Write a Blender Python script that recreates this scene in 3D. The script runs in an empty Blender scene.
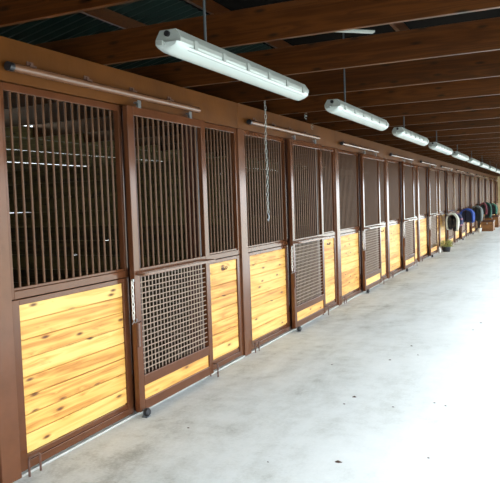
import bpy, bmesh, math, random
from mathutils import Vector, Matrix
random.seed(7)
S = bpy.context.scene
C = S.collection
PI = math.pi
ORD = ['first','second','third','fourth','fifth','sixth','seventh','eighth','ninth','tenth','eleventh','twelfth','thirteenth','fourteenth','fifteenth','sixteenth']
BAY = 3.66
NB = 12

# ------------------------------------------------------------------ materials
def mat(name):
    m = bpy.data.materials.new(name); m.use_nodes = True
    nt = m.node_tree
    return m, nt, nt.nodes['Principled BSDF']
def N(nt, t, **kw):
    n = nt.nodes.new(t)
    for k, v in kw.items():
        if k in n.inputs: n.inputs[k].default_value = v
        else: setattr(n, k, v)
    return n
def L(nt, a, ao, b, bi): nt.links.new(a.outputs[ao], b.inputs[bi])
def ramp(nt, stops):
    r = nt.nodes.new('ShaderNodeValToRGB')
    e = r.color_ramp.elements
    while len(e) < len(stops): e.new(0.5)
    for i, (p, c) in enumerate(stops):
        e[i].position = p; e[i].color = (*c, 1)
    return r
def math_(nt, op, a=None, b=None, **kw):
    n = nt.nodes.new('ShaderNodeMath'); n.operation = op
    for i, v in enumerate((a, b)):
        if v is None: continue
        if isinstance(v, (int, float)): n.inputs[i].default_value = v
        else: nt.links.new(v, n.inputs[i])
    return n.outputs[0]
def coords(nt, jitter=True):
    """object coordinates, shifted per object so that copies do not repeat"""
    tc = N(nt, 'ShaderNodeTexCoord')
    if not jitter: return tc.outputs['Object']
    oi = N(nt, 'ShaderNodeObjectInfo')
    mul = N(nt, 'ShaderNodeVectorMath', operation='MULTIPLY'); mul.inputs[1].default_value = (53.0, 91.0, 0.0)
    cmb = N(nt, 'ShaderNodeCombineXYZ')
    for i in range(3): L(nt, oi, 'Random', cmb, i)
    L(nt, cmb, 0, mul, 0)
    ad = N(nt, 'ShaderNodeVectorMath', operation='ADD')
    L(nt, tc, 'Object', ad, 0); L(nt, mul, 0, ad, 1)
    return ad.outputs[0]

def paint(name, col, rough=.4, var=.12, bump=.05, scale=14, metallic=0, spec=.5):
    m, nt, b = mat(name)
    co = coords(nt)
    no = N(nt, 'ShaderNodeTexNoise', Scale=scale, Detail=5.0)
    nt.links.new(co, no.inputs['Vector'])
    d = tuple(c*(1-var) for c in col); l = tuple(min(1, c*(1+var)) for c in col)
    r = ramp(nt, [(.3, d), (.7, l)])
    L(nt, no, 'Fac', r, 'Fac'); L(nt, r, 'Color', b, 'Base Color')
    b.inputs['Roughness'].default_value = rough
    b.inputs['Metallic'].default_value = metallic
    b.inputs['Specular IOR Level'].default_value = spec
    if bump:
        bp = N(nt, 'ShaderNodeBump', Strength=bump, Distance=.01)
        no2 = N(nt, 'ShaderNodeTexNoise', Scale=scale*8, Detail=3.0)
        nt.links.new(co, no2.inputs['Vector'])
        L(nt, no2, 'Fac', bp, 'Height'); L(nt, bp, 'Normal', b, 'Normal')
    return m

def wood(name, pale, mid, dark, knot, axis='Y', rough=.5, board=.128, z0=0.0, board_axis='Z', knots=1.0, stretch=.16, ring=7.0, bvar=.5, grain=1.0, spec=.35, keep=.42, tint=None, smudge=0, cross=9.0):
    """long-grain timber; grain runs along axis, each board (counted along board_axis) has its own tone"""
    m, nt, b = mat(name)
    co = coords(nt)
    sep = N(nt, 'ShaderNodeSeparateXYZ'); nt.links.new(co, sep.inputs[0])
    tc0 = N(nt, 'ShaderNodeTexCoord'); sep0 = N(nt, 'ShaderNodeSeparateXYZ'); L(nt, tc0, 'Object', sep0, 0)
    al = sep.outputs[axis]
    cr = sep0.outputs[board_axis]
    idx = math_(nt, 'FLOOR', math_(nt, 'DIVIDE', math_(nt, 'SUBTRACT', cr, z0), board))
    wn = N(nt, 'ShaderNodeTexWhiteNoise', noise_dimensions='2D')
    oi = N(nt, 'ShaderNodeObjectInfo')
    c2 = N(nt, 'ShaderNodeCombineXYZ'); nt.links.new(idx, c2.inputs[0]); L(nt, oi, 'Random', c2, 1)
    L(nt, c2, 0, wn, 'Vector')
    off = math_(nt, 'MULTIPLY', wn.outputs['Value'], 37.0)
    other = [a for a in 'XYZ' if a not in (axis, board_axis)]
    oth = sep0.outputs[other[0]] if other else cr
    v = N(nt, 'ShaderNodeCombineXYZ')
    nt.links.new(math_(nt, 'ADD', al, off), v.inputs[0])
    nt.links.new(cr, v.inputs[1]); nt.links.new(math_(nt, 'ADD', oth, math_(nt, 'MULTIPLY', idx, 3.7)), v.inputs[2])
    # knots
    kv = N(nt, 'ShaderNodeVectorMath', operation='MULTIPLY'); kv.inputs[1].default_value = (2.3, 7.5, 1.0); L(nt, v, 0, kv, 0)
    vo = N(nt, 'ShaderNodeTexVoronoi', Scale=1.0); vo.voronoi_dimensions = '2D'; L(nt, kv, 0, vo, 'Vector')
    kd = vo.outputs['Distance']
    # grain with swirl near the knots
    gv = N(nt, 'ShaderNodeVectorMath', operation='MULTIPLY'); gv.inputs[1].default_value = (stretch*4, cross, 4.0); L(nt, v, 0, gv, 0)
    g1 = N(nt, 'ShaderNodeTexNoise', Scale=1.0, Detail=4.0, Distortion=.25); L(nt, gv, 0, g1, 'Vector')
    sw = math_(nt, 'DIVIDE', .05, math_(nt, 'ADD', kd, .09))
    ph = math_(nt, 'ADD', math_(nt, 'MULTIPLY', g1.outputs['Fac'], ring), math_(nt, 'MULTIPLY', sw, 1.6))
    rings = math_(nt, 'PINGPONG', ph, .5); rings = math_(nt, 'MULTIPLY', rings, 2.0)
    g2v = N(nt, 'ShaderNodeVectorMath', operation='MULTIPLY'); g2v.inputs[1].default_value = (3.0, 90.0, 40.0); L(nt, v, 0, g2v, 0)
    g2 = N(nt, 'ShaderNodeTexNoise', Scale=1.0, Detail=3.0); L(nt, g2v, 0, g2, 'Vector')
    f = math_(nt, 'ADD', math_(nt, 'MULTIPLY', rings, .55*grain), math_(nt, 'MULTIPLY', g2.outputs['Fac'], .35*grain))
    f = math_(nt, 'ADD', f, math_(nt, 'MULTIPLY', math_(nt, 'SUBTRACT', wn.outputs['Value'], .5), bvar))
    r = ramp(nt, [(.08, pale), (.5, mid), (1.0, dark)])
    nt.links.new(f, r.inputs['Fac'])
    # knot mask
    lim = N(nt, 'ShaderNodeMapRange'); lim.inputs['From Min'].default_value = .035*knots; lim.inputs['From Max'].default_value = .12*knots+.001
    lim.inputs['To Min'].default_value = 1; lim.inputs['To Max'].default_value = 0
    nt.links.new(kd, lim.inputs['Value'])
    pass
    sx = N(nt, 'ShaderNodeSeparateColor'); L(nt, vo, 'Color', sx, 0)
    keep_ = math_(nt, 'GREATER_THAN', sx.outputs[0], keep)
    mk = math_(nt, 'MULTIPLY', math_(nt, 'MULTIPLY', lim.outputs[0], keep_), .95 if knots > 0 else 0)
    mix = N(nt, 'ShaderNodeMix', data_type='RGBA')
    nt.links.new(mk, mix.inputs[0]); L(nt, r, 'Color', mix, 6); mix.inputs[7].default_value = (*knot, 1)
    colr = mix.outputs[2]
    if smudge:      # reddish heartwood smears
        hv = N(nt, 'ShaderNodeVectorMath', operation='MULTIPLY'); hv.inputs[1].default_value = (2.6, 11.0, 3.0); L(nt, v, 0, hv, 0)
        hn = N(nt, 'ShaderNodeTexNoise', Scale=1.0, Detail=6.0, Roughness=.65, Distortion=.8); L(nt, hv, 0, hn, 'Vector')
        hm = N(nt, 'ShaderNodeMapRange'); hm.inputs['From Min'].default_value = .60; hm.inputs['From Max'].default_value = .74; L(nt, hn, 'Fac', hm, 'Value')
        m2 = N(nt, 'ShaderNodeMix', data_type='RGBA'); nt.links.new(math_(nt, 'MULTIPLY', hm.outputs[0], smudge), m2.inputs[0]); nt.links.new(colr, m2.inputs[6]); m2.inputs[7].default_value = (.36, .11, .02, 1)
        colr = m2.outputs[2]
    nt.links.new(colr, b.inputs['Base Color'])
    b.inputs['Roughness'].default_value = rough
    b.inputs['Specular IOR Level'].default_value = spec
    if tint: b.inputs['Specular Tint'].default_value = (*tint, 1)
    bp = N(nt, 'ShaderNodeBump', Strength=.12, Distance=.004); L(nt, g2, 'Fac', bp, 'Height'); L(nt, bp, 'Normal', b, 'Normal')
    return m

M = {}
M['brown'] = paint('brown_gloss_paint', (.095, .032, .013), rough=.15, var=.10, bump=.03, scale=6)
M['post'] = paint('brown_post_paint', (.118, .045, .021), rough=.18, var=.12, bump=.05, scale=5)
M['bar'] = paint('brown_bar_enamel', (.088, .040, .020), rough=.25, spec=.3, var=.06, bump=0, scale=5)
for k_ in ('brown', 'post', 'bar'):
    M[k_].node_tree.nodes['Principled BSDF'].inputs['Specular Tint'].default_value = (1, .84, .72, 1)
M['jamb'] = paint('dark_jamb_paint', (.06, .018, .010), rough=.4, var=.15, bump=.04)
M['header'] = paint('header_stain', (.098, .032, .005), rough=.5, spec=.12, var=.16, bump=.12, scale=3)
M['mesh'] = paint('mesh_wire_enamel', (.34, .245, .18), rough=.3, var=.05, bump=0)
M['track'] = paint('track_enamel', (.15, .07, .038), rough=.2, var=.06, bump=0)
M['rusty'] = paint('dark_iron', (.10, .045, .03), rough=.5, var=.3, bump=.1, scale=40)
M['zinc'] = paint('zinc_plate', (.30, .32, .34), rough=.3, var=.08, bump=0, metallic=.8)
M['chain'] = paint('galvanised_chain', (.30, .30, .28), rough=.35, var=.1, bump=0, metallic=.6)
M['bright_chain'] = paint('bright_chain', (.75, .75, .73), rough=.3, var=.1, bump=0, metallic=.3)
M['conduit'] = paint('grey_conduit', (.06, .07, .075), rough=.45, var=.1, bump=0, metallic=.3)
M['rubber'] = paint('black_rubber', (.015, .016, .02), rough=.5, var=.2, bump=.05)
M['black'] = paint('black_plastic', (.01, .01, .012), rough=.4, var=.2, bump=0)
M['housing'] = paint('lamp_housing', (.26, .28, .26), rough=.5, var=.05, bump=0)
M['pvc'] = paint('white_pvc', (.62, .62, .58), rough=.45, var=.05, bump=0)
M['pine'] = wood('knotty_pine', (.78, .50, .155), (.68, .37, .085), (.42, .155, .024), (.085, .022, .006), ring=3.6, bvar=.5, grain=1.0, smudge=.7, cross=13.0, keep=.52, )
M['joist'] = wood('stained_joist', (.078, .022, .004), (.045, .0115, .002), (.018, .0045, .001), (.003, .0015, .001), axis='X', board=3.0, z0=-1, rough=.36, spec=.6, tint=(1, .72, .45), stretch=.12, ring=9, bvar=.5, knots=1.1)
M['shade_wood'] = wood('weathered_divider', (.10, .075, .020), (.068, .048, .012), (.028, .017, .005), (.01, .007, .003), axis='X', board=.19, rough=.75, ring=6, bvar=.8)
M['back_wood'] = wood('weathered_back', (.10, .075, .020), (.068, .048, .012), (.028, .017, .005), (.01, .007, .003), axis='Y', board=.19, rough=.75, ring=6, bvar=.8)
M['end_wood'] = wood('end_wall_boards', (.70, .56, .33), (.58, .44, .24), (.38, .27, .13), (.15, .08, .03), axis='Z', board=.25, board_axis='X', rough=.6, ring=5, bvar=.6)
M['trunk'] = wood('trunk_wood', (.24, .105, .03), (.17, .07, .018), (.10, .035, .01), (.08, .03, .01), axis='X', board=.14, rough=.4, ring=6, bvar=.5)

def lamp_mat():
    m, nt, b = mat('lamp_diffuser')
    b.inputs['Base Color'].default_value = (.42, .47, .45, 1)
    b.inputs['Roughness'].default_value = .25
    b.inputs['Emission Color'].default_value = (.93, 1, .96, 1)
    b.inputs['Emission Strength'].default_value = .01
    return m
M['diffuser'] = lamp_mat()
def tube_mat():
    m, nt, b = mat('lamp_tube')
    b.inputs['Base Color'].default_value = (.95, .97, .95, 1)
    b.inputs['Emission Color'].default_value = (.95, 1, .97, 1)
    b.inputs['Emission Strength'].default_value = 4
    return m

def roof_mat():
    m, nt, b = mat('green_corrugated_sheet')
    co = coords(nt, False)
    no = N(nt, 'ShaderNodeTexNoise', Scale=1.5, Detail=4.0); nt.links.new(co, no.inputs['Vector'])
    r = ramp(nt, [(.3, (.005, .014, .011)), (.7, (.009, .023, .018))]); L(nt, no, 'Fac', r, 'Fac')
    L(nt, r, 'Color', b, 'Base Color')
    b.inputs['Roughness'].default_value = .5
    return m
M['roof'] = roof_mat()
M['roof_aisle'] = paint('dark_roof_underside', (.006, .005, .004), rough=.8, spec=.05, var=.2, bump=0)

def concrete():
    m, nt, b = mat('worn_concrete')
    co = coords(nt, False)
    n1 = N(nt, 'ShaderNodeTexNoise', Scale=.55, Detail=6.0, Roughness=.6, Distortion=.6); nt.links.new(co, n1.inputs['Vector'])
    n2 = N(nt, 'ShaderNodeTexNoise', Scale=4.5, Detail=8.0, Roughness=.7); nt.links.new(co, n2.inputs['Vector'])
    n3 = N(nt, 'ShaderNodeTexNoise', Scale=45., Detail=4.0, Roughness=.7); nt.links.new(co, n3.inputs['Vector'])
    mp = N(nt, 'ShaderNodeMapping'); mp.inputs['Scale'].default_value = (1.0, .22, 1); mp.inputs['Rotation'].default_value = (0, 0, .5)
    nt.links.new(co, mp.inputs['Vector'])
    n4 = N(nt, 'ShaderNodeTexNoise', Scale=3.2, Detail=7.0, Roughness=.65, Distortion=.4); L(nt, mp, 0, n4, 'Vector')
    f = math_(nt, 'ADD', math_(nt, 'MULTIPLY', n1.outputs['Fac'], .35), math_(nt, 'MULTIPLY', n2.outputs['Fac'], .34))
    f = math_(nt, 'ADD', f, math_(nt, 'MULTIPLY', n4.outputs['Fac'], .30))
    f = math_(nt, 'ADD', f, math_(nt, 'MULTIPLY', n3.outputs['Fac'], .16))
    # painted light: floor colour darkens towards the stall fronts, brightens towards the open side
    sp = N(nt, 'ShaderNodeSeparateXYZ'); nt.links.new(co, sp.inputs[0])
    mr = N(nt, 'ShaderNodeMapRange'); mr.inputs['From Min'].default_value = .2; mr.inputs['From Max'].default_value = 2.6
    mr.inputs['To Min'].default_value = -.085; mr.inputs['To Max'].default_value = .05
    L(nt, sp, 'X', mr, 'Value')
    f = math_(nt, 'ADD', f, mr.outputs[0])
    r = ramp(nt, [(.38, (.36, .38, .355)), (.48, (.60, .635, .615)), (.56, (.70, .74, .73)), (.72, (.79, .83, .825))])
    nt.links.new(f, r.inputs['Fac'])
    L(nt, r, 'Color', b, 'Base Color')
    b.inputs['Roughness'].default_value = .6
    b.inputs['Specular IOR Level'].default_value = .3
    bp = N(nt, 'ShaderNodeBump', Strength=.15, Distance=.004); L(nt, n3, 'Fac', bp, 'Height'); L(nt, bp, 'Normal', b, 'Normal')
    return m
M['concrete'] = concrete()
M['ground'] = paint('pale_gravel', (.40, .41, .36), rough=.9, var=.12, bump=.2, scale=3)
M['kerb'] = paint('white_kerb', (.42, .42, .39), rough=.7, var=.12, bump=.1, scale=9)

def fabric(name, col, var=.25, rough=.85, stripe=None):
    m, nt, b = mat(name)
    co = coords(nt, False)
    no = N(nt, 'ShaderNodeTexNoise', Scale=6.0, Detail=4.0); nt.links.new(co, no.inputs['Vector'])
    r = ramp(nt, [(.3, tuple(c*(1-var) for c in col)), (.7, tuple(min(1, c*(1+var)) for c in col))]); L(nt, no, 'Fac', r, 'Fac')
    out = r.outputs['Color']
    if stripe:
        sp = N(nt, 'ShaderNodeSeparateXYZ'); nt.links.new(co, sp.inputs[0])
        w = math_(nt, 'GREATER_THAN', math_(nt, 'FRACT', math_(nt, 'MULTIPLY', sp.outputs['Z'], 5.0)), .72)
        mx = N(nt, 'ShaderNodeMix', data_type='RGBA'); nt.links.new(w, mx.inputs[0]); nt.links.new(out, mx.inputs[6]); mx.inputs[7].default_value = (*stripe, 1)
        out = mx.outputs[2]
    nt.links.new(out, b.inputs['Base Color'])
    b.inputs['Roughness'].default_value = rough
    return m

# ------------------------------------------------------------------ mesh helpers
def box(bm, x0, x1, y0, y1, z0, z1):
    v = [bm.verts.new((x, y, z)) for x in (x0, x1) for y in (y0, y1) for z in (z0, z1)]
    for f in ((0,1,3,2), (4,6,7,5), (0,4,5,1), (2,3,7,6), (0,2,6,4), (1,5,7,3)):
        bm.faces.new([v[i] for i in f])
def tube(bm, pts, r, seg=8, cap=True, flat=None):
    """sweep a circle (or ellipse) along points"""
    pts = [Vector(p) for p in pts]
    rings = []
    up = None
    for i, p in enumerate(pts):
        d = (pts[min(i+1, len(pts)-1)] - pts[max(i-1, 0)]).normalized()
        ref = Vector((0, 0, 1)) if abs(d.z) < .9 else Vector((1, 0, 0))
        if up is not None: ref = up
        a = d.cross(ref).normalized(); b_ = a.cross(d).normalized(); up = b_
        rr = r[i] if isinstance(r, (list, tuple)) else r
        rings.append([bm.verts.new(p + a*math.cos(2*PI*k/seg)*rr + b_*math.sin(2*PI*k/seg)*rr*(flat or 1)) for k in range(seg)])
    for i in range(len(rings)-1):
        for k in range(seg):
            bm.faces.new((rings[i][k], rings[i][(k+1) % seg], rings[i+1][(k+1) % seg], rings[i+1][k]))
    if cap:
        bm.faces.new(rings[0][::-1]); bm.faces.new(rings[-1])
def prism_y(bm, prof, y0, y1):
    """profile in x,z extruded along y"""
    a = [bm.verts.new((x, y0, z)) for x, z in prof]; b_ = [bm.verts.new((x, y1, z)) for x, z in prof]
    n = len(prof)
    for i in range(n): bm.faces.new((a[i], a[(i+1) % n], b_[(i+1) % n], b_[i]))
    bm.faces.new(a[::-1]); bm.faces.new(b_)
def torus_link(bm, c, long_ax, side_ax, hl, hw, r, seg=10, ts=5):
    """a chain link: stadium loop"""
    c = Vector(c); la = Vector(long_ax).normalized(); sa = Vector(side_ax).normalized(); na = la.cross(sa)
    rings = []
    for i in range(seg):
        t = 2*PI*i/seg
        cx, sx = math.cos(t), math.sin(t)
        p = c + sa*hw*cx + la*(hw*sx + (hl-hw)*(1 if sx > .01 else (-1 if sx < -.01 else 0)))
        o = (sa*cx + la*sx)
        rings.append([bm.verts.new(p + o*r*math.cos(2*PI*k/ts) + na*r*math.sin(2*PI*k/ts)) for k in range(ts)])
    for i in range(seg):
        for k in range(ts):
            bm.faces.new((rings[i][k], rings[i][(k+1) % ts], rings[(i+1) % seg][(k+1) % ts], rings[(i+1) % seg][k]))
def obj(name, bm, m, parent=None, smooth=False, bevel=0, loc=None):
    bmesh.ops.recalc_face_normals(bm, faces=bm.faces)
    me = bpy.data.meshes.new(name); bm.to_mesh(me); bm.free()
    me.materials.append(m)
    if smooth:
        me.polygons.foreach_set('use_smooth', [True]*len(me.polygons))
    o = bpy.data.objects.new(name, me); C.objects.link(o)
    if parent: o.parent = parent
    if loc: o.location = loc
    if smooth:
        try: me.set_sharp_from_angle(angle=math.radians(40))
        except Exception: pass
    if bevel:
        b = o.modifiers.new('bevel', 'BEVEL'); b.width = bevel; b.segments = 2; b.limit_method = 'ANGLE'
    return o
def tag(o, label, cat, group=None):
    o['label'] = label; o['category'] = cat
    if group: o['group'] = group
    return o
def thing(name, label, cat, loc=(0, 0, 0), group=None):
    o = bpy.data.objects.new(name, None); C.objects.link(o); o.location = loc
    o.empty_display_size = .1
    return tag(o, label, cat, group)
def struct(name, bm, m, **kw):
    o = obj(name, bm, m, **kw); o['kind'] = 'structure'; return o
def kids(o): return [c for c in list(C.objects) if c.parent == o]
def dup(root, loc, label, group=None):
    r = root.copy(); C.objects.link(r); r.location = loc; r['label'] = label
    if group: r['group'] = group
    for ch in TREE[root.name]:
        c = ch.copy(); C.objects.link(c); c.parent = r
        for g in TREE.get(ch.name, []):
            d = g.copy(); C.objects.link(d); d.parent = c
    return r
TREE = {}
def freeze(root):
    TREE[root.name] = kids(root)
    for ch in TREE[root.name]: TREE[ch.name] = kids(ch)
    return root
def NB_(): return bmesh.new()

# ------------------------------------------------------------------ the setting
b = NB_(); box(b, -4.6, 5.6, -12, 46.5, -.2, 0); struct('floor', b, M['concrete'])
b = NB_(); box(b, 5.6, 80, -60, 110, -.3, -.06); struct('ground', b, M['ground'])
PT = 2.885      # top of the header, where the joists sit
# corrugated roof: two slopes, ribs running down the slope
def roof_sheet(name, xa, za, xb, zb, m='roof'):
    b = NB_(); y = -12.0; cols = []; n = int((46.5+12)/.075)
    for i in range(n+1):
        yy = y + i*.075; dz = .012 if i % 2 else -.012
        cols.append([b.verts.new((x, yy, z+dz+t)) for x, z, t in ((xa, za, 0), (xb, zb, 0), (xb, zb, .02), (xa, za, .02))])
    for i in range(n):
        for k in range(4):
            b.faces.new((cols[i][k], cols[i+1][k], cols[i+1][(k+1) % 4], cols[i][(k+1) % 4]))
    b.faces.new(cols[0]); b.faces.new(cols[-1][::-1])
    struct(name, b, M[m])
RX, RZ, EZ = -.6, 4.1, 3.20
roof_sheet('ceiling', -4.9, EZ, RX, RZ)
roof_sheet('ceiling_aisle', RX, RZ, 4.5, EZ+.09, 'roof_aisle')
def roof_z(x): return EZ + (x+4.9)/(RX+4.9)*(RZ-EZ) if x < RX else RZ + (x-RX)/(4.5-RX)*(EZ+.09-RZ)
# header boards along the top of the stall fronts, one per stall
for i in range(NB):
    b = NB_(); y0 = i*BAY + (.168 if i == 0 else .084)
    box(b, .008, .05, i*BAY-.0+.002 if i else -12, (i+1)*BAY-.002, 2.603, PT)
    struct('trim_header', b, M['header'], bevel=.002)
# white concrete kerb under the stall fronts
b = NB_(); box(b, -.10, .045, .17, NB*BAY, 0, .014); struct('trim_kerb', b, M['kerb'])
# wall before the first stall, rear wall, dividers, end walls
b = NB_(); box(b, -.03, .03, -12, -.004, 0, 2.60); struct('wall_left', b, M['jamb'])
b = NB_(); box(b, -4.09, -.105, -11.9, 44.1, 0, .012); struct('floor_stall', b, paint('stall_bedding', (.06, .04, .022), rough=.95, var=.35, bump=.3, scale=8))
b = NB_()
for k in range(16): box(b, -4.16+random.uniform(0, .006), -4.10, -12, 44.2, .02+k*.19, .02+k*.19+.182)
struct('wall_rear', b, M['back_wood'])
def divider_mesh():
    b = NB_()
    for k in range(12): box(b, -4.09, -.02, .03+random.uniform(0, .008), .075, .02+k*.19, .02+k*.19+.180)
    return b
d0 = struct('wall_divider', divider_mesh(), M['shade_wood'])
for i in range(1, NB+1):
    d = d0.copy(); C.objects.link(d); d.location = (0, i*BAY+.02, 0)
b = NB_(); box(b, -4.1, 4.4, 44.2, 44.3, 0, 4.3)
struct('wall_end', b, M['end_wood'])
b = NB_(); box(b, -4.1, 2.2, -12.1, -12, 0, 3.2); struct('wall_behind', b, M['shade_wood'])
# roof purlins running along the building, on top of the joists
for x in (-3.6, -2.4, -1.2, -.15):
    b = NB_(); box(b, x-.02, x+.02, -12, 44.1, roof_z(x)-.17, roof_z(x)-.03); struct('ceiling_purlin', b, M['joist'])
for x in (1.75, 2.9, 4.0):
    b = NB_(); box(b, x-.02, x+.02, -12, 44.1, roof_z(x)-.17, roof_z(x)-.03); struct('ceiling_purlin', b, M['joist'])
b = NB_(); box(b, 4.30, 4.36, -12, 44.1, 2.48, PT); struct('trim_eave_sky_block', b, M['joist'])  # unseen eave beam, hung low to cut sky light off the upper fronts
for i in range(5):      # posts carrying the open side of the aisle roof, out of frame
    b = NB_(); box(b, 4.27, 4.39, -8+i*12.2, -7.88+i*12.2, 0, 2.48); struct('trim_aisle_post', b, M['post'])

# ------------------------------------------------------------------ joists
NJ0, NJ1 = -3, 36
b = NB_(); box(b, -4.1, 4.5, -.019, .019, 0, .243)
jo = obj('ceiling_joist', b, M['joist'], bevel=.003)
first = True
for k in range(NJ0, NJ1):
    y = .042 + k*1.2208
    o = jo if first else jo.copy()
    if not first: C.objects.link(o)
    first = False
    o.location = (0, y, PT + .001)
    if k < 0: lb = 'brown timber ceiling joist behind the viewer, %s back from the near end' % ORD[-k-1]
    elif k < 16: lb = 'brown timber ceiling joist across the aisle, %s from the near end' % ORD[k]
    elif NJ1-1-k < 16: lb = 'brown timber ceiling joist across the aisle, %s from the far end' % ORD[NJ1-1-k]
    else: lb = 'brown timber ceiling joist halfway down the long aisle'
    tag(o, lb, 'joist', 'ceiling joists across the aisle')

# ------------------------------------------------------------------ posts
b = NB_(); box(b, -.10, .05, 0, .168, 0, 2.601)
po = obj('post', b, M['post'], bevel=.004)
for i in range(NB+1):
    o = po if i == 0 else po.copy()
    if i: C.objects.link(o)
    o.location = (0, i*BAY, 0)
    lb = 'brown painted square post at the near end of the stall row' if i == 0 else (
         'brown painted square post at the far end of the stall row' if i == NB else
         'brown painted square post between the %s and %s stalls from the near end' % (ORD[i-1], ORD[i]))
    tag(o, lb, 'post', 'posts between the stalls')

# ------------------------------------------------------------------ fixed panels (grille over planks)
Z_SILL, Z_BRD0, Z_BRD1, Z_MID, Z_BAR0, Z_BAR1, Z_TOP = .024, .118, 1.137, 1.178, 1.255, 2.546, 2.598
def panel(name, y0, y1, oy0, oy1, nbars, label, cat):
    """y0..y1 whole panel, oy0..oy1 the barred opening"""
    t = thing(name, label, cat, (0, 0, 0))
    b = NB_(); xb, xf = -.02, .029
    box(b, xb, xf, y0, oy0, Z_MID+.003, Z_TOP)
    box(b, xb, xf, oy1, y1, Z_MID+.003, Z_TOP)
    box(b, xb, xf, oy0, oy1, Z_BAR1, Z_TOP)
    box(b, xb, xf, oy0, oy1, Z_MID+.003, Z_BAR0-.02)
    box(b, xb, xf-.012, oy0, oy1, Z_BAR0-.02, Z_BAR0)
    obj('grille_frame', b, M['brown'], t, bevel=.003)
    b = NB_(); s = .038
    box(b, xb, xf, y0, oy0+s, Z_SILL, Z_MID-.003)
    box(b, xb, xf, oy1-s, y1, Z_SILL, Z_MID-.003)
    box(b, xb, xf, oy0+s, oy1-s, Z_BRD1, Z_MID-.003)
    box(b, xb, xf, oy0+s, oy1-s, Z_SILL, Z_SILL+.055)
    box(b, xb, xf-.010, oy0+s, oy1-s, Z_SILL+.055, Z_BRD0)
    obj('lower_frame', b, M['brown'], t, bevel=.003)
    b = NB_()
    for k in range(9):
        za = max(Z_BRD0, -.0+.128*k+.0); zb = min(Z_BRD1, .128*(k+1))
        if zb-za < .02: continue
        box(b, -.015, .012, oy0+s, oy1-s, za+.0035, zb-.0035)
    # tongue behind the joints
    box(b, -.014, -.002, oy0+s, oy1-s, Z_BRD0, Z_BRD1)
    obj('plank_infill', b, M['pine'], t, bevel=.0015)
    step = (oy1-oy0)/(nbars+1)
    b = NB_(); tube(b, [(0, 0, Z_BAR0-.01), (0, 0, Z_BAR1+.01)], .0098, 8)
    br = obj('bar', b, M['bar'], t, smooth=True, loc=(.004, oy0+step, 0))
    for k in range(1, nbars):
        c = br.copy(); C.objects.link(c); c.parent = t; c.location = (.004, oy0+step*(k+1), 0)
    return t
pA = panel('stall_grille_panel', .170, 1.486, .212, 1.446, 15, '', 'stall panel')
pB = panel('narrow_grille_panel', 2.80, 3.656, 2.862, 3.607, 9, '', 'stall panel')
# brass-coloured blanket hook on the narrow panel's top plank
b = NB_()
box(b, .012, .016, 3.205, 3.265, 1.045, 1.075)
for yy in (3.215, 3.255):
    tube(b, [(.016, yy, 1.06), (.045, yy, 1.052), (.058, yy, 1.07), (.055, yy, 1.09)], .005, 6)
obj('hook', b, M['rusty'], pB, smooth=True)
freeze(pA); freeze(pB)
# door jambs: dark posts behind each sliding door
b = NB_(); box(b, -.10, .035, 0, .10, 0, 2.600); jam0 = obj('door_jamb', b, M['jamb'], bevel=.003)

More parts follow.
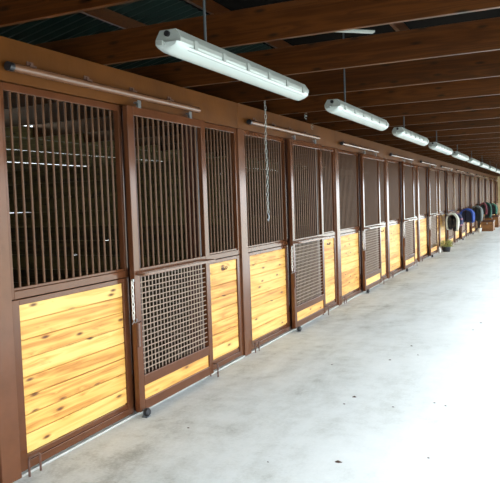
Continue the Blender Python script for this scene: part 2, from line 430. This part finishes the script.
# ------------------------------------------------------------------ sliding doors
def make_door():
    t = thing('stall_door', '', 'stall door', (0, 0, 0))
    xb, xf = .068, .116
    y0, y1, s = 1.449, 2.762, .082
    b = NB_()
    box(b, xb, xf, y0, y0+s, .045, 2.592); box(b, xb, xf, y1-s, y1, .045, 2.592)
    box(b, xb, xf, y0+s, y1-s, 2.516, 2.592)
    box(b, xb, xf, y0+s, y1-s, 1.172, 1.250)
    box(b, xb, xf, y0+s, y1-s, .251, .340)
    box(b, xb, xf, y0+s, y1-s, .045, .131)
    obj('door_frame', b, M['brown'], t, bevel=.004)
    n = 13; a, c_ = y0+s, y1-s; step = (c_-a)/(n+1)
    b = NB_(); tube(b, [(0, 0, 1.24), (0, 0, 2.526)], .0098, 8)
    br = obj('bar', b, M['bar'], t, smooth=True, loc=(.092, a+step, 0))
    for k in range(1, n):
        q = br.copy(); C.objects.link(q); q.parent = t; q.location = (.092, a+step*(k+1), 0)
    b = NB_(); rows, cols = 18, 21
    for k in range(1, rows):
        z = .340 + (1.172-.340)*k/rows; tube(b, [(.098, a-.004, z), (.098, c_+.004, z)], .0048, 6)
    for k in range(1, cols):
        y = a + (c_-a)*k/cols; tube(b, [(.089, y, .336), (.089, y, 1.176)], .0048, 6)
    obj('wire_mesh', b, M['mesh'], t, smooth=True)
    b = NB_(); box(b, .075, .102, a, c_, .131, .251); obj('kick_board', b, M['pine'], t)
    # flat strap blanket bar standing off the mid rail
    b = NB_()
    r = .03; path = []
    z = 1.203; ya, yb, xo = y0+.045, y1-.035, .205
    def strap(pts, w, th):
        prev = None
        L2 = []
        for i, (x, y) in enumerate(pts):
            p0 = Vector(pts[max(i-1, 0)]); p1 = Vector(pts[min(i+1, len(pts)-1)])
            d = (p1-p0).normalized(); n_ = Vector((d.y, -d.x))
            L2.append([b.verts.new((x+n_.x*th*sx, y+n_.y*th*sx, z+w*sz)) for sx, sz in ((-1, -1), (1, -1), (1, 1), (-1, 1))])
        for i in range(len(L2)-1):
            for k in range(4): b.faces.new((L2[i][k], L2[i][(k+1) % 4], L2[i+1][(k+1) % 4], L2[i+1][k]))
        b.faces.new(L2[0][::-1]); b.faces.new(L2[-1])
    pts = [(.115, ya), (xo-r, ya)]
    for k in range(1, 5): t_ = PI/2*k/4; pts.append((xo-r+r*math.sin(t_), ya+r-r*math.cos(t_)))
    pts.append((xo, yb-r))
    for k in range(1, 5): t_ = PI/2*k/4; pts.append((xo-r+r*math.cos(t_), yb-r+r*math.sin(t_)))
    pts.append((.115, yb))
    strap(pts, .011, .006)
    obj('blanket_bar', b, M['track'], t, bevel=.001)
    # hangers that ride the track
    for yy in (y0+.17, y1-.29):
        b = NB_()
        box(b, .094, .112, yy-.008, yy+.008, 2.592, 2.625)
        box(b, .086, .122, yy-.028, yy+.028, 2.622, 2.636)
        tube(b, [(.104, yy, 2.605), (.125, yy, 2.605)], .012, 6)
        box(b, .118, .124, yy-.022, yy+.022, 2.585, 2.648)
        obj('hanger', b, M['zinc'], t)
    # slide latch on the leading stile
    b = NB_(); box(b, .118, .130, y0+.004, y0+.030, .60, .80); tube(b, [(.124, y0+.017, .80), (.15, y0+.017, .815), (.15, y0+.04, .815)], .007, 6)
    obj('latch', b, M['rusty'], t)
    return freeze(t)
dr = make_door()

# ------------------------------------------------------------------ tracks
def make_track():
    t = thing('door_track', '', 'track', (0, 0, 0))
    y0, y1, xc, zc, r = .195, 2.66, .105, 2.686, .028
    b = NB_()
    seg = 20; A, B_, A2, B2 = [], [], [], []
    for k in range(seg):
        c, s = math.cos(2*PI*k/seg), math.sin(2*PI*k/seg)
        A.append(b.verts.new((xc+r*c, y0, zc+r*s))); B_.append(b.verts.new((xc+r*c, y1, zc+r*s)))
        A2.append(b.verts.new((xc+r*.86*c, y0, zc+r*.86*s))); B2.append(b.verts.new((xc+r*.86*c, y1, zc+r*.86*s)))
    for k in range(seg):
        j = (k+1) % seg
        b.faces.new((A[k], A[j], B_[j], B_[k])); b.faces.new((A2[k], B2[k], B2[j], A2[j]))
        b.faces.new((A[k], A2[k], A2[j], A[j])); b.faces.new((B_[k], B_[j], B2[j], B2[k]))
    obj('rail', b, M['track'], t, smooth=True)
    for y in (.44, 1.03, 1.62, 2.21):
        b = NB_(); box(b, .0505, .085, y-.03, y+.03, zc+.036, zc+.048); box(b, .0505, .056, y-.03, y+.03, zc+.03, zc+.075)
        box(b, .08, .086, y-.012, y+.012, zc+.02, zc+.048)
        tube(b, [(.056, y, zc+.062), (.066, y, zc+.062)], .008, 6)
        obj('bracket', b, M['rusty'], t)
    b = NB_(); tube(b, [(xc, y0-.012, zc), (xc, y0+.03, zc)], r*1.05, 18); obj('dark_tube_end', b, M['black'], t, smooth=True)  # black cap standing in for the shaded inside of the open tube
    return freeze(t)
tk = make_track()

# ------------------------------------------------------------------ floor guides, rollers, door chains
def staple(y, x, w, h, along):
    b = NB_()
    if along == 'y': p = [(x, y, 0), (x, y, h-.01), (x, y+.01, h), (x, y+w-.01, h), (x, y+w, h-.01), (x, y+w, 0)]
    else: p = [(x-w, y, 0), (x-w, y, h-.01), (x-w+.01, y, h), (x-.01, y, h), (x, y, h-.01), (x, y, 0)]
    tube(b, p, .008, 6); return b
g1 = obj('door_guide', staple(.20, .085, .105, .125, 'y'), M['rusty'], smooth=True)
g2 = obj('door_guide', staple(2.785, .150, .085, .135, 'x'), M['rusty'], smooth=True)
def make_roller():
    t = thing('floor_roller', '', 'roller')
    b = NB_(); box(b, .119, .172, 1.46, 1.515, 0, .008); box(b, .120, .130, 1.478, 1.500, .008, .060)
    obj('bracket', b, M['zinc'], t)
    b = NB_(); tube(b, [(.132, 1.489, .042), (.142, 1.489, .042), (.168, 1.489, .042), (.178, 1.489, .042)], [.024, .034, .034, .024], 16)
    obj('wheel', b, M['rubber'], t, smooth=True)
    return freeze(t)
rl = make_roller()
def make_door_chain():
    t = thing('door_chain', '', 'chain')
    ll = .044; n = 9; top = 1.155
    for k in range(n):
        b = NB_(); sa = (1, 0, 0) if k % 2 else (0, 1, 0)
        torus_link(b, (.100, 1.436, top-.022-k*ll*.80), (0, 0, 1), sa, ll/2, .010, .0042)
        obj('link', b, M['bright_chain'], t, smooth=True)
    b = NB_(); z = top-n*ll*.80
    tube(b, [(.10, 1.436, z-.005), (.105, 1.430, z-.022), (.112, 1.434, z-.035), (.122, 1.443, z-.022), (.122, 1.446, z)], .004, 6)
    tube(b, [(.105, 1.430, z-.022), (.095, 1.415, z-.045)], .004, 6)
    obj('snap_hook', b, M['zinc'], t, smooth=True)
    b = NB_(); box(b, .092, .112, 1.430, 1.4485, top-.01, top+.012); obj('staple', b, M['zinc'], t)
    return freeze(t)
dc = make_door_chain()
side_guides = []
for i in range(NB):
    loc = (0, i*BAY, 0); st = ORD[i]
    w = lambda s: s % st
    defs = [(pA, 'wide fixed panel of brown bars over pine planks, %s stall from the near end', 'wide fixed stall panels'),
            (pB, 'narrow barred panel over pine planks, right side of the %s stall', 'narrow stall panels'),
            (dr, 'brown sliding door with wire mesh window, %s stall from the near end', 'sliding stall doors'),
            (tk, 'brown door track tube on the header above the %s stall', 'sliding door tracks'),
            (rl, 'black rubber floor roller at the door foot of the %s stall', 'floor rollers')]
    if i < 6: defs.append((dc, 'short silver chain hanging at the door edge of the %s stall', 'door chains'))
    for proto, s, g in defs:
        if i == 0: proto['label'] = s % st; proto['group'] = g
        else: dup(proto, loc, s % st, g)
    for proto, s in ((g1, 'rusty staple shaped floor guide by the near post of the %s stall'),
                     (g2, 'rusty staple shaped floor guide at the right door foot of the %s stall')):
        o = proto if i == 0 else proto.copy()
        if i: C.objects.link(o)
        o.location = loc; tag(o, s % st, 'door guide', 'floor door guides')
    for (yo, wd, s) in ((1.565, 1, 'dark brown door jamb seen in the gap left of the door on the %s stall'), (2.695, 1, 'dark brown door jamb behind the right edge of the door on the %s stall')):
        o = jam0 if (i == 0 and yo < 2) else jam0.copy()
        if o is not jam0: C.objects.link(o)
        o.location = (0, i*BAY+yo, 0); tag(o, s % st, 'door jamb', 'door jambs')

# ------------------------------------------------------------------ ceiling chain
t = thing('ceiling_chain', 'long silver chain hanging from a ceiling joist in front of the second stall', 'chain', (.37, 3.705, PT))
n = 26; pitch = .048
for k in range(n):
    b = NB_(); sa = (1, 0, 0) if k % 2 else (0, 1, 0)
    torus_link(b, (0.004*math.sin(k*.5), 0, -.03-k*pitch), (0, 0, 1), sa, .029, .0105, .0042)
    obj('link', b, M['chain'], t, smooth=True)
b = NB_(); tube(b, [(0, 0, .02), (0, 0, -.012), (.012, 0, -.022), (0, 0, -.034), (-.012, 0, -.02)], .004, 6); obj('eye_screw', b, M['zinc'], t, smooth=True)
b = NB_(); z = -.03-n*pitch
tube(b, [(0, 0, z+.03), (.008, 0, z), (.006, 0, z-.03), (-.004, 0, z-.055), (-.012, 0, z-.03)], .006, 6); obj('snap_hook', b, M['zinc'], t, smooth=True)

# small bent wires and a white conduit on the joists
t = obj('wire_hook', NB_(), M['zinc'])
bpy.data.objects.remove(t)
for (x, yj, s) in ((.41, 4, 'curled silver wire hook under the fifth ceiling joist near the header'), (.07, 5, 'curled silver wire hook under the sixth ceiling joist near the header')):
    b = NB_(); p = []
    for k in range(22):
        a = k*.62; p.append((.018*math.cos(a)*(1-k*.02), .008*math.sin(a*1.3), .018-.003*k+.013*math.sin(a)))
    tube(b, [(0, 0, .036)]+p, .003, 5)
    o = obj('wire_hook', b, M['chain'], smooth=True, loc=(x, .042+yj*1.2208, PT-.035)); tag(o, s, 'hook', 'wire hooks on the joists')
b = NB_()
q = [(1.66, 1.284), (1.74, 1.284), (2.12, 1.62), (2.09, 1.66)]
lo = [b.verts.new((x, y, PT+.050)) for x, y in q]; hi = [b.verts.new((x, y, PT+.062)) for x, y in q]
for k in range(4): b.faces.new((lo[k], lo[(k+1) % 4], hi[(k+1) % 4], hi[k]))
b.faces.new(lo[::-1]); b.faces.new(hi)
o = obj('loose_batten', b, M['housing']); tag(o, 'pale loose batten nailed to the side of the second ceiling joist', 'batten')
# ------------------------------------------------------------------ lamps
def make_lamp():
    t = thing('ceiling_lamp', '', 'ceiling lamp')
    Lh = 2.09
    # housing: tray with sloped ends
    b = NB_()
    prof = [(-.080, -.012), (-.080, .012), (-.050, .060), (.050, .060), (.080, .012), (.080, -.012)]
    prism_y(b, prof, .02, Lh-.02)
    obj('housing', b, M['housing'], t, bevel=.003)
    # diffuser: bowed cross-section, tapering at the ends
    b = NB_(); rows = []
    for (y, s) in ((.0, .55), (.012, .80), (.05, .97), (.10, 1), (Lh/2, 1), (Lh-.10, 1), (Lh-.05, .97), (Lh-.012, .80), (Lh, .55)):
        rr = []
        for k in range(13):
            a = PI + PI*k/12
            rr.append(b.verts.new((.079*math.cos(a)*(.6+.4*s), y, -.012 + .060*s*math.sin(a)*(1-.10*abs(math.sin(2*a))))))
        rows.append(rr)
    for i in range(len(rows)-1):
        for k in range(12): b.faces.new((rows[i][k], rows[i][k+1], rows[i+1][k+1], rows[i+1][k]))
        b.faces.new((rows[i][12], rows[i][0], rows[i+1][0], rows[i+1][12]))
    b.faces.new(rows[0]); b.faces.new(rows[-1][::-1])
    df = obj('diffuser', b, M['diffuser'], t, smooth=True)
    b = NB_()
    for z in (-.040, -.055):
        for sx in (-1, 1):
            tube(b, [(sx*(.079 if z > -.05 else .066), .12, z+.012), (sx*(.079 if z > -.05 else .066), Lh-.12, z+.012)], .003, 5)
    obj('diffuser_rib', b, M['housing'], df)
    for y in (.18, .53, .88, 1.23, 1.58, 1.93):
        for sx in (-1, 1):
            b = NB_(); box(b, sx*.080-.007, sx*.080+.007, y-.018, y+.018, -.030, .018)
            obj('latch', b, M['housing'], t)
    b = NB_(); tube(b, [(0, .006, .036), (0, .021, .036)], .016, 14); obj('knockout', b, M['black'], t, smooth=True)
    for sy in (0, 1):
        b = NB_(); yy = -.022 if sy == 0 else Lh-.03
        box(b, -.055, -.01, yy, yy+.052, -.030, -.004); obj('end_clip', b, M['housing'], t, bevel=.004)
    for y in (.45,):
        b = NB_(); tube(b, [(0, y, .055), (0, y, 1.30)], .009, 8); obj('hanger_rod', b, M['conduit'], t, smooth=True)
    return freeze(t)
lp = make_lamp()
for i in range(15):
    y = .07 + i*2.94
    lb = 'long white strip lamp hanging under the joists, %s from the near end' % ORD[i]
    if i == 0: lp.location = (1.355, y, 2.660); lp['label'] = lb; lp['group'] = 'strip lamps down the aisle'
    else: dup(lp, (1.355, y, 2.660), lb, 'strip lamps down the aisle')

# ------------------------------------------------------------------ blanket racks and blankets
fab = {
 'plaid': fabric('brown_black_plaid', (.008, .006, .005), stripe=(.03, .018, .008)),
 'white': fabric('off_white_blanket', (.50, .50, .42), var=.1),
 'navy': fabric('navy_blanket', (.01, .014, .06), stripe=(.2, .08, .11)),
 'royal': fabric('royal_blue_blanket', (.010, .045, .24)),
 'dknavy': fabric('black_navy_blanket', (.004, .005, .018)),
 'charcoal': fabric('charcoal_blanket', (.006, .008, .008)),
 'grey': fabric('grey_blanket', (.10, .115, .11)),
 'burg': fabric('burgundy_blanket', (.13, .02, .03)),
 'green': fabric('dark_green_blanket', (.008, .065, .04)),
 'mint': fabric('sea_green_blanket', (.02, .12, .08)),
 'black': fabric('black_blanket', (.005, .006, .006)),
 'mid': fabric('pale_grey_blanket', (.5, .5, .46)),
}
spec_ = [(5, 1.16, .40, 'first'), (6, 1.22, .40, 'second'), (7, 1.25, .40, 'third'), (8, 1.33, .40, 'fourth'), (9, 1.22, .44, 'fifth')]
def rack(y0, y1, x, z, label):
    """U-shaped rail standing off the stall front, parallel to it"""
    t = thing('blanket_rack', label, 'blanket rack', (0, y0, 0), 'blanket racks on the stall fronts')
    w = y1-y0
    b = NB_(); tube(b, [(.040, 0, z), (x-.03, 0, z), (x-.009, .009, z), (x, .03, z), (x, w-.03, z), (x-.009, w-.009, z), (x-.03, w, z), (.040, w, z)], .011, 8)
    obj('rail', b, M['bar'], t, smooth=True)
    for yy in (0, w):
        b = NB_(); box(b, .030, .042, yy-.03, yy+.03, z-.06, z+.06); obj('wall_plate', b, M['rusty'], t)
def arch(x0, x1, xt, zt, drop_l, drop_r, off):
    """outline of a thick blanket slumped over the rail, wall side to aisle side"""
    k = [(x0+.02, zt-drop_l), (x0, zt-drop_l*.55), (x0+.015, zt-.14), (x0+.3*(xt-x0)+.02, zt-.045), (xt, zt), (xt+.45*(x1-xt), zt-.03), (x1-.035, zt-.12),
         (x1, zt-.26), (x1+.005, zt-.26-(drop_r-.26)*.5), (x1-.02, zt-drop_r)]
    out = []
    n = 32
    for i in range(n+1):
        u = i/n*(len(k)-1); a = min(int(u), len(k)-2); f_ = u-a
        p = [Vector((*k[max(0, min(len(k)-1, q))], 0)) for q in (a-1, a, a+1, a+2)]
        v = .5*((2*p[1])+(-p[0]+p[2])*f_+(2*p[0]-5*p[1]+4*p[2]-p[3])*f_**2+(-p[0]+3*p[1]-3*p[2]+p[3])*f_**3)
        out.append(v)
    res = []
    for i, v in enumerate(out):
        d = (out[min(i+1, n)]-out[max(i-1, 0)]).normalized()
        res.append((v.x+d.y*off, v.y-d.x*off))      # shifted inwards by off
    return res
def blanket(y0, y1, x0, x1, z, dl, dr, m, lining, label, seed=0, name='horse_blanket'):
    xr = [a_[2]-.04 for a_ in spec_ if a_[0] == int(y0/BAY)][0]
    rnd = random.Random(seed); f1, f2 = rnd.uniform(0, 6), rnd.uniform(0, 6)
    xt = .36*x1+.64*x0 + .05
    def shell(oa, ob, ya, yb, edge):
        b = NB_(); rings = []; ny = 9
        for j in range(ny+1):
            v = j/ny; y = ya+(yb-ya)*v
            A_ = arch(x0, x1, xt, z, dl, dr, oa)
            B_ = arch(x0, x1, xt, z, dl, dr, ob) if ob else None
            if not ob:      # folded layers filling the hump, open in a slot over the rail
                zl, zr_ = A_[0][1], A_[-1][1]; nn = len(A_); B_ = []
                for q in range(nn):
                    u = q/(nn-1)
                    if u < .45: B_.append((xr-.022, zl+(z-.06-zl)*u/.45))
                    elif u > .55: B_.append((xr+.022, z-.06+(zr_-z+.06)*(u-.55)/.45))
                    else: B_.append((xr-.022+.044*(u-.45)/.10, z-.058))
            lp_ = A_+B_[::-1]; r_ = []
            n = len(A_)
            for q, (x, zz) in enumerate(lp_):
                u = (q if q < n else 2*n-1-q)/(n-1)
                w = .012*math.sin(u*19+v*5+f1)*abs(u-.45)*2 + .010*math.sin(v*13+f2+u*4)
                if q >= n and not ob: w = 0
                hem = .03*math.sin(v*9+f1)*(1 if u in (0, 1) else 0)
                r_.append(b.verts.new((x+w*(1 if u > .45 else -.3), y, zz+w*.5*(1-abs(u-.45)*2)+hem)))
            rings.append(r_)
        m_ = len(rings[0])
        for j in range(ny):
            for q in range(m_): b.faces.new((rings[j][q], rings[j][(q+1) % m_], rings[j+1][(q+1) % m_], rings[j+1][q]))
        b.faces.new(rings[0][::-1]); b.faces.new(rings[-1])
        return b
    t = thing(name, label, 'blanket', (0, 0, 0), 'horse blankets on the racks')
    obj('outer_cloth', shell(0, .050, y0, y1, 0), fab[m], t, smooth=True)
    obj('lining', shell(.066, None, y0+.02, y1-.02, 0), fab[lining], t, smooth=True)
D0 = .44
zrail = lambda k: {5: 1.19, 6: 1.25, 7: 1.28, 8: 1.36, 9: 1.25}[k]-.085
for k, z, x, w_ in spec_:
    rack(k*BAY+D0, k*BAY+D0+.955, x-.04, zrail(k), 'brown rail rack carrying blankets on the %s stall' % ORD[k])
blanket(5*BAY+0.49, 5*BAY+0.86, .165, .54, 1.19, .52, .58, 'white', 'plaid', 'off-white horse blanket with dark lining, nearest of all the blankets', 1)
blanket(5*BAY+0.90, 5*BAY+1.38, .165, .60, 1.19, .45, .46, 'navy', 'dknavy', 'navy blanket with pinkish stripes just behind the off-white one', 2)
blanket(6*BAY+0.49, 6*BAY+1.09, .165, .64, 1.25, .50, .52, 'royal', 'dknavy', 'royal blue horse blanket with dark lining', 3)
blanket(7*BAY+0.49, 7*BAY+1.09, .165, .62, 1.28, .62, .66, 'grey', 'charcoal', 'grey horse blanket with charcoal lining', 4)
blanket(8*BAY+0.49, 8*BAY+0.89, .165, .50, 1.36, .70, .55, 'burg', 'black', 'burgundy blanket in front of the dark green one', 5)
blanket(8*BAY+0.92, 8*BAY+1.39, .165, .66, 1.36, .55, .72, 'green', 'black', 'dark green horse blanket with black lining', 6)
blanket(9*BAY+0.49, 9*BAY+1.09, .25, .70, 1.25, .50, .55, 'mint', 'black', 'sea green horse blanket, farthest of all the blankets', 7)

# ------------------------------------------------------------------ tack trunks, tub, bucket
def trunk(x0, x1, y0, y1, h, label):
    t = thing('tack_trunk', label, 'trunk', ((x0+x1)/2, (y0+y1)/2, 0), 'tack trunks')
    w, d = (x1-x0)/2, (y1-y0)/2
    b = NB_(); box(b, -w+.012, w-.012, -d+.012, d-.012, .03, h-.07)
    obj('body', b, M['trunk'], t)
    for sx in (-1, 1):
        for sy in (-1, 1):
            b = NB_(); box(b, sx*w-(.05 if sx > 0 else 0), sx*w+(.05 if sx < 0 else 0), sy*d-(.05 if sy > 0 else 0), sy*d+(.05 if sy < 0 else 0), 0, h-.07)
            obj('corner_post', b, M['trunk'], t, bevel=.003)
    for za in (0, h-.13):
        b = NB_(); box(b, -w+.05, w-.05, -d, -d+.012, za, za+.06); obj('rail', b, M['trunk'], t, bevel=.003)
    b = NB_(); box(b, -w-.015, w+.015, -d-.015, d+.015, h-.068, h); obj('lid', b, M['jamb'], t, bevel=.008)
    b = NB_(); box(b, -.03, .03, -d-.012, -d-.0005, h-.16, h-.09); obj('clasp', b, M['zinc'], t)
    b = NB_(); tube(b, [(w, -.10, h*.5), (w+.02, -.09, h*.5), (w+.02, .09, h*.5), (w, .10, h*.5)], .008, 6); obj('handle', b, M['zinc'], t)
trunk(.25, .80, 29.7, 30.7, .50, 'brown wooden tack trunk on the floor, the nearer of the two')
trunk(.16, .80, 33.2, 34.3, .62, 'brown wooden tack trunk on the floor, the farther of the two')
def lathe(b, prof, c=(0, 0), seg=20):
    rs = []
    for r, z in prof: rs.append([b.verts.new((c[0]+r*math.cos(2*PI*k/seg), c[1]+r*math.sin(2*PI*k/seg), z)) for k in range(seg)])
    for i in range(len(rs)-1):
        for k in range(seg): b.faces.new((rs[i][k], rs[i][(k+1) % seg], rs[i+1][(k+1) % seg], rs[i+1][k]))
    b.faces.new(rs[0][::-1]); b.faces.new(rs[-1])
t = thing('bucket', 'small white bucket on the floor left of the nearer trunk', 'bucket', (.25, 29.15, 0))
b = NB_(); lathe(b, [(.07, 0), (.09, .16), (.095, .16), (.095, .172), (.083, .172), (.065, .02)]); obj('pail', b, M['pvc'], t, smooth=True)
b = NB_(); tube(b, [(-.09, 0, .16), (-.07, 0, .205), (0, 0, .225), (.07, 0, .205), (.09, 0, .16)], .005, 5); obj('handle', b, M['zinc'], t)
# potted bush against the fifth stall post
t = thing('potted_plant', 'low pale green bushy plant in a black pot beside the stall row', 'potted plant', (.275, 18.08, 0))
b = NB_(); lathe(b, [(.11, 0), (.13, .135), (.138, .135), (.138, .16), (.118, .16), (.112, .13)]); obj('pot', b, M['black'], t, smooth=True)
leaf = paint('pale_leaf', (.34, .36, .12), rough=.7, var=.3, bump=0, scale=30)
b = NB_(); rnd = random.Random(5)
for k in range(520):
    a = rnd.uniform(0, 2*PI); el = rnd.uniform(-.15, 1.0); rr = rnd.uniform(.06, .18)
    p = Vector((math.cos(a)*rr*1.0, math.sin(a)*rr, .17+max(0, el)*.20*(1-rr*1.5)+rnd.uniform(-.03, .03)))
    d = Vector((math.cos(a)*rnd.uniform(.4, 1), math.sin(a)*rnd.uniform(.4, 1), rnd.uniform(-.1, 1))).normalized()
    sd = d.cross(Vector((rnd.random(), rnd.random(), rnd.random()))).normalized(); ln = rnd.uniform(.03, .06)
    v = [b.verts.new(p), b.verts.new(p+d*ln*.5+sd*.010), b.verts.new(p+d*ln), b.verts.new(p+d*ln*.5-sd*.010)]
    b.faces.new(v)
fo = obj('foliage', b, leaf, t); so = fo.modifiers.new('s', 'SOLIDIFY'); so.thickness = .001
b = NB_()
for k in range(14):
    a = k*2*PI/14; tube(b, [(0.01*math.cos(a), 0.01*math.sin(a), .10), (.06*math.cos(a), .06*math.sin(a), .19), (.15*math.cos(a), .15*math.sin(a), .24)], .004, 5)
obj('stem', b, leaf, t)
t = thing('small_jug', 'small white jug on the floor between the post and the potted plant', 'jug', (.11, 17.78, 0))
b = NB_(); lathe(b, [(.035, 0), (.038, .10), (.030, .14), (.014, .16), (.014, .18)], seg=14); obj('jug_body', b, M['pvc'], t, smooth=True)

# ------------------------------------------------------------------ bits on the floor
crumb = paint('dark_litter', (.06, .035, .025), rough=.9, var=.3, bump=0)
spots = [(1.732, 4.715, 1.2), (1.64, 3.979, 1.1), (2.363, 6.373, 1.4), (1.606, 2.346, .9), (1.637, 2.568, 1.6), (2.018, 2.399, .8), (2.326, 2.618, .8), (2.424, 2.566, 1.), (1.924, 1.13, 1.8), (2.476, 1.403, .8), (1.884, 4.292, .8), (1.479, .967, .6), (2.31, 5.858, .9), (.62, 1.37, .8), (1.1, 3.6, .8)]
where = ['before the fourth stall door, mid floor', 'mid floor, a step nearer than the topmost cluster', 'largest speck at the far right of the bright floor', 'dark dot in the middle of the floor by the reddish leaf scrap', 'reddish scrap near the middle of the floor', 'dot right of the reddish scrap', 'left one of the pair on the right side', 'right one of the pair on the right side', 'largest scrap in the lower middle of the floor', 'lone dot at the lower right', 'dot just below the mid floor speck', 'faint dot at the bottom left of centre', 'small speck left of the far right one', 'dot below the mesh door of the first stall', 'dot near the second stall planks']
for i, (x, y, s) in enumerate(spots):
    rnd = random.Random(i); b = NB_()
    n = 7; a0 = rnd.uniform(0, 6)
    lo = [b.verts.new((.017*s*math.cos(a0+2*PI*k/n)*rnd.uniform(.6, 1.2), .010*s*math.sin(2*PI*k/n+a0)*rnd.uniform(.6, 1.3), 0)) for k in range(n)]
    tp = b.verts.new((0, 0, .007*s))
    for k in range(n): b.faces.new((lo[k], lo[(k+1) % n], tp))
    b.faces.new(lo[::-1])
    o = obj('floor_litter', b, crumb, loc=(x, y, .0002)); tag(o, 'tiny dark litter scrap on the concrete, '+where[i], 'litter', 'litter scraps on the floor')

# ------------------------------------------------------------------ light
w = bpy.data.worlds.new('World'); S.world = w; w.use_nodes = True
nt = w.node_tree; bg = nt.nodes['Background']
# overcast sky: brighter overhead than at the horizon
tc = N(nt, 'ShaderNodeTexCoord'); sp = N(nt, 'ShaderNodeSeparateXYZ'); L(nt, tc, 'Generated', sp, 0)
st = math_(nt, 'ADD', math_(nt, 'MULTIPLY', math_(nt, 'MAXIMUM', sp.outputs['Z'], 0), 1.9), 1.5)
bg.inputs['Color'].default_value = (.88, .95, 1, 1); nt.links.new(st, bg.inputs['Strength'])

# ------------------------------------------------------------------ camera
yaw, pit, rol = map(math.radians, (-24.8254, -3.5069, -1.9082))
f = Vector((math.sin(yaw)*math.cos(pit), math.cos(yaw)*math.cos(pit), math.sin(pit)))
r = Vector((math.cos(yaw), -math.sin(yaw), 0)); u = r.cross(f)
r2 = r*math.cos(rol)+u*math.sin(rol); u2 = u*math.cos(rol)-r*math.sin(rol)
cd = bpy.data.cameras.new('camera'); co = bpy.data.objects.new('camera', cd); C.objects.link(co)
mt = Matrix((r2, u2, -f)).transposed().to_4x4(); mt.translation = Vector((3.2305, -2.9912, 1.7738))
co.matrix_world = mt
cd.sensor_fit = 'HORIZONTAL'; cd.sensor_width = 36; cd.lens = 649.9/500*36; cd.clip_start = .05; cd.clip_end = 300
S.camera = co
S.view_settings.view_transform = 'Standard'; S.view_settings.look = 'None'; S.view_settings.gamma = 1
S.view_settings.use_curve_mapping = False
S.view_settings.exposure = 1.85
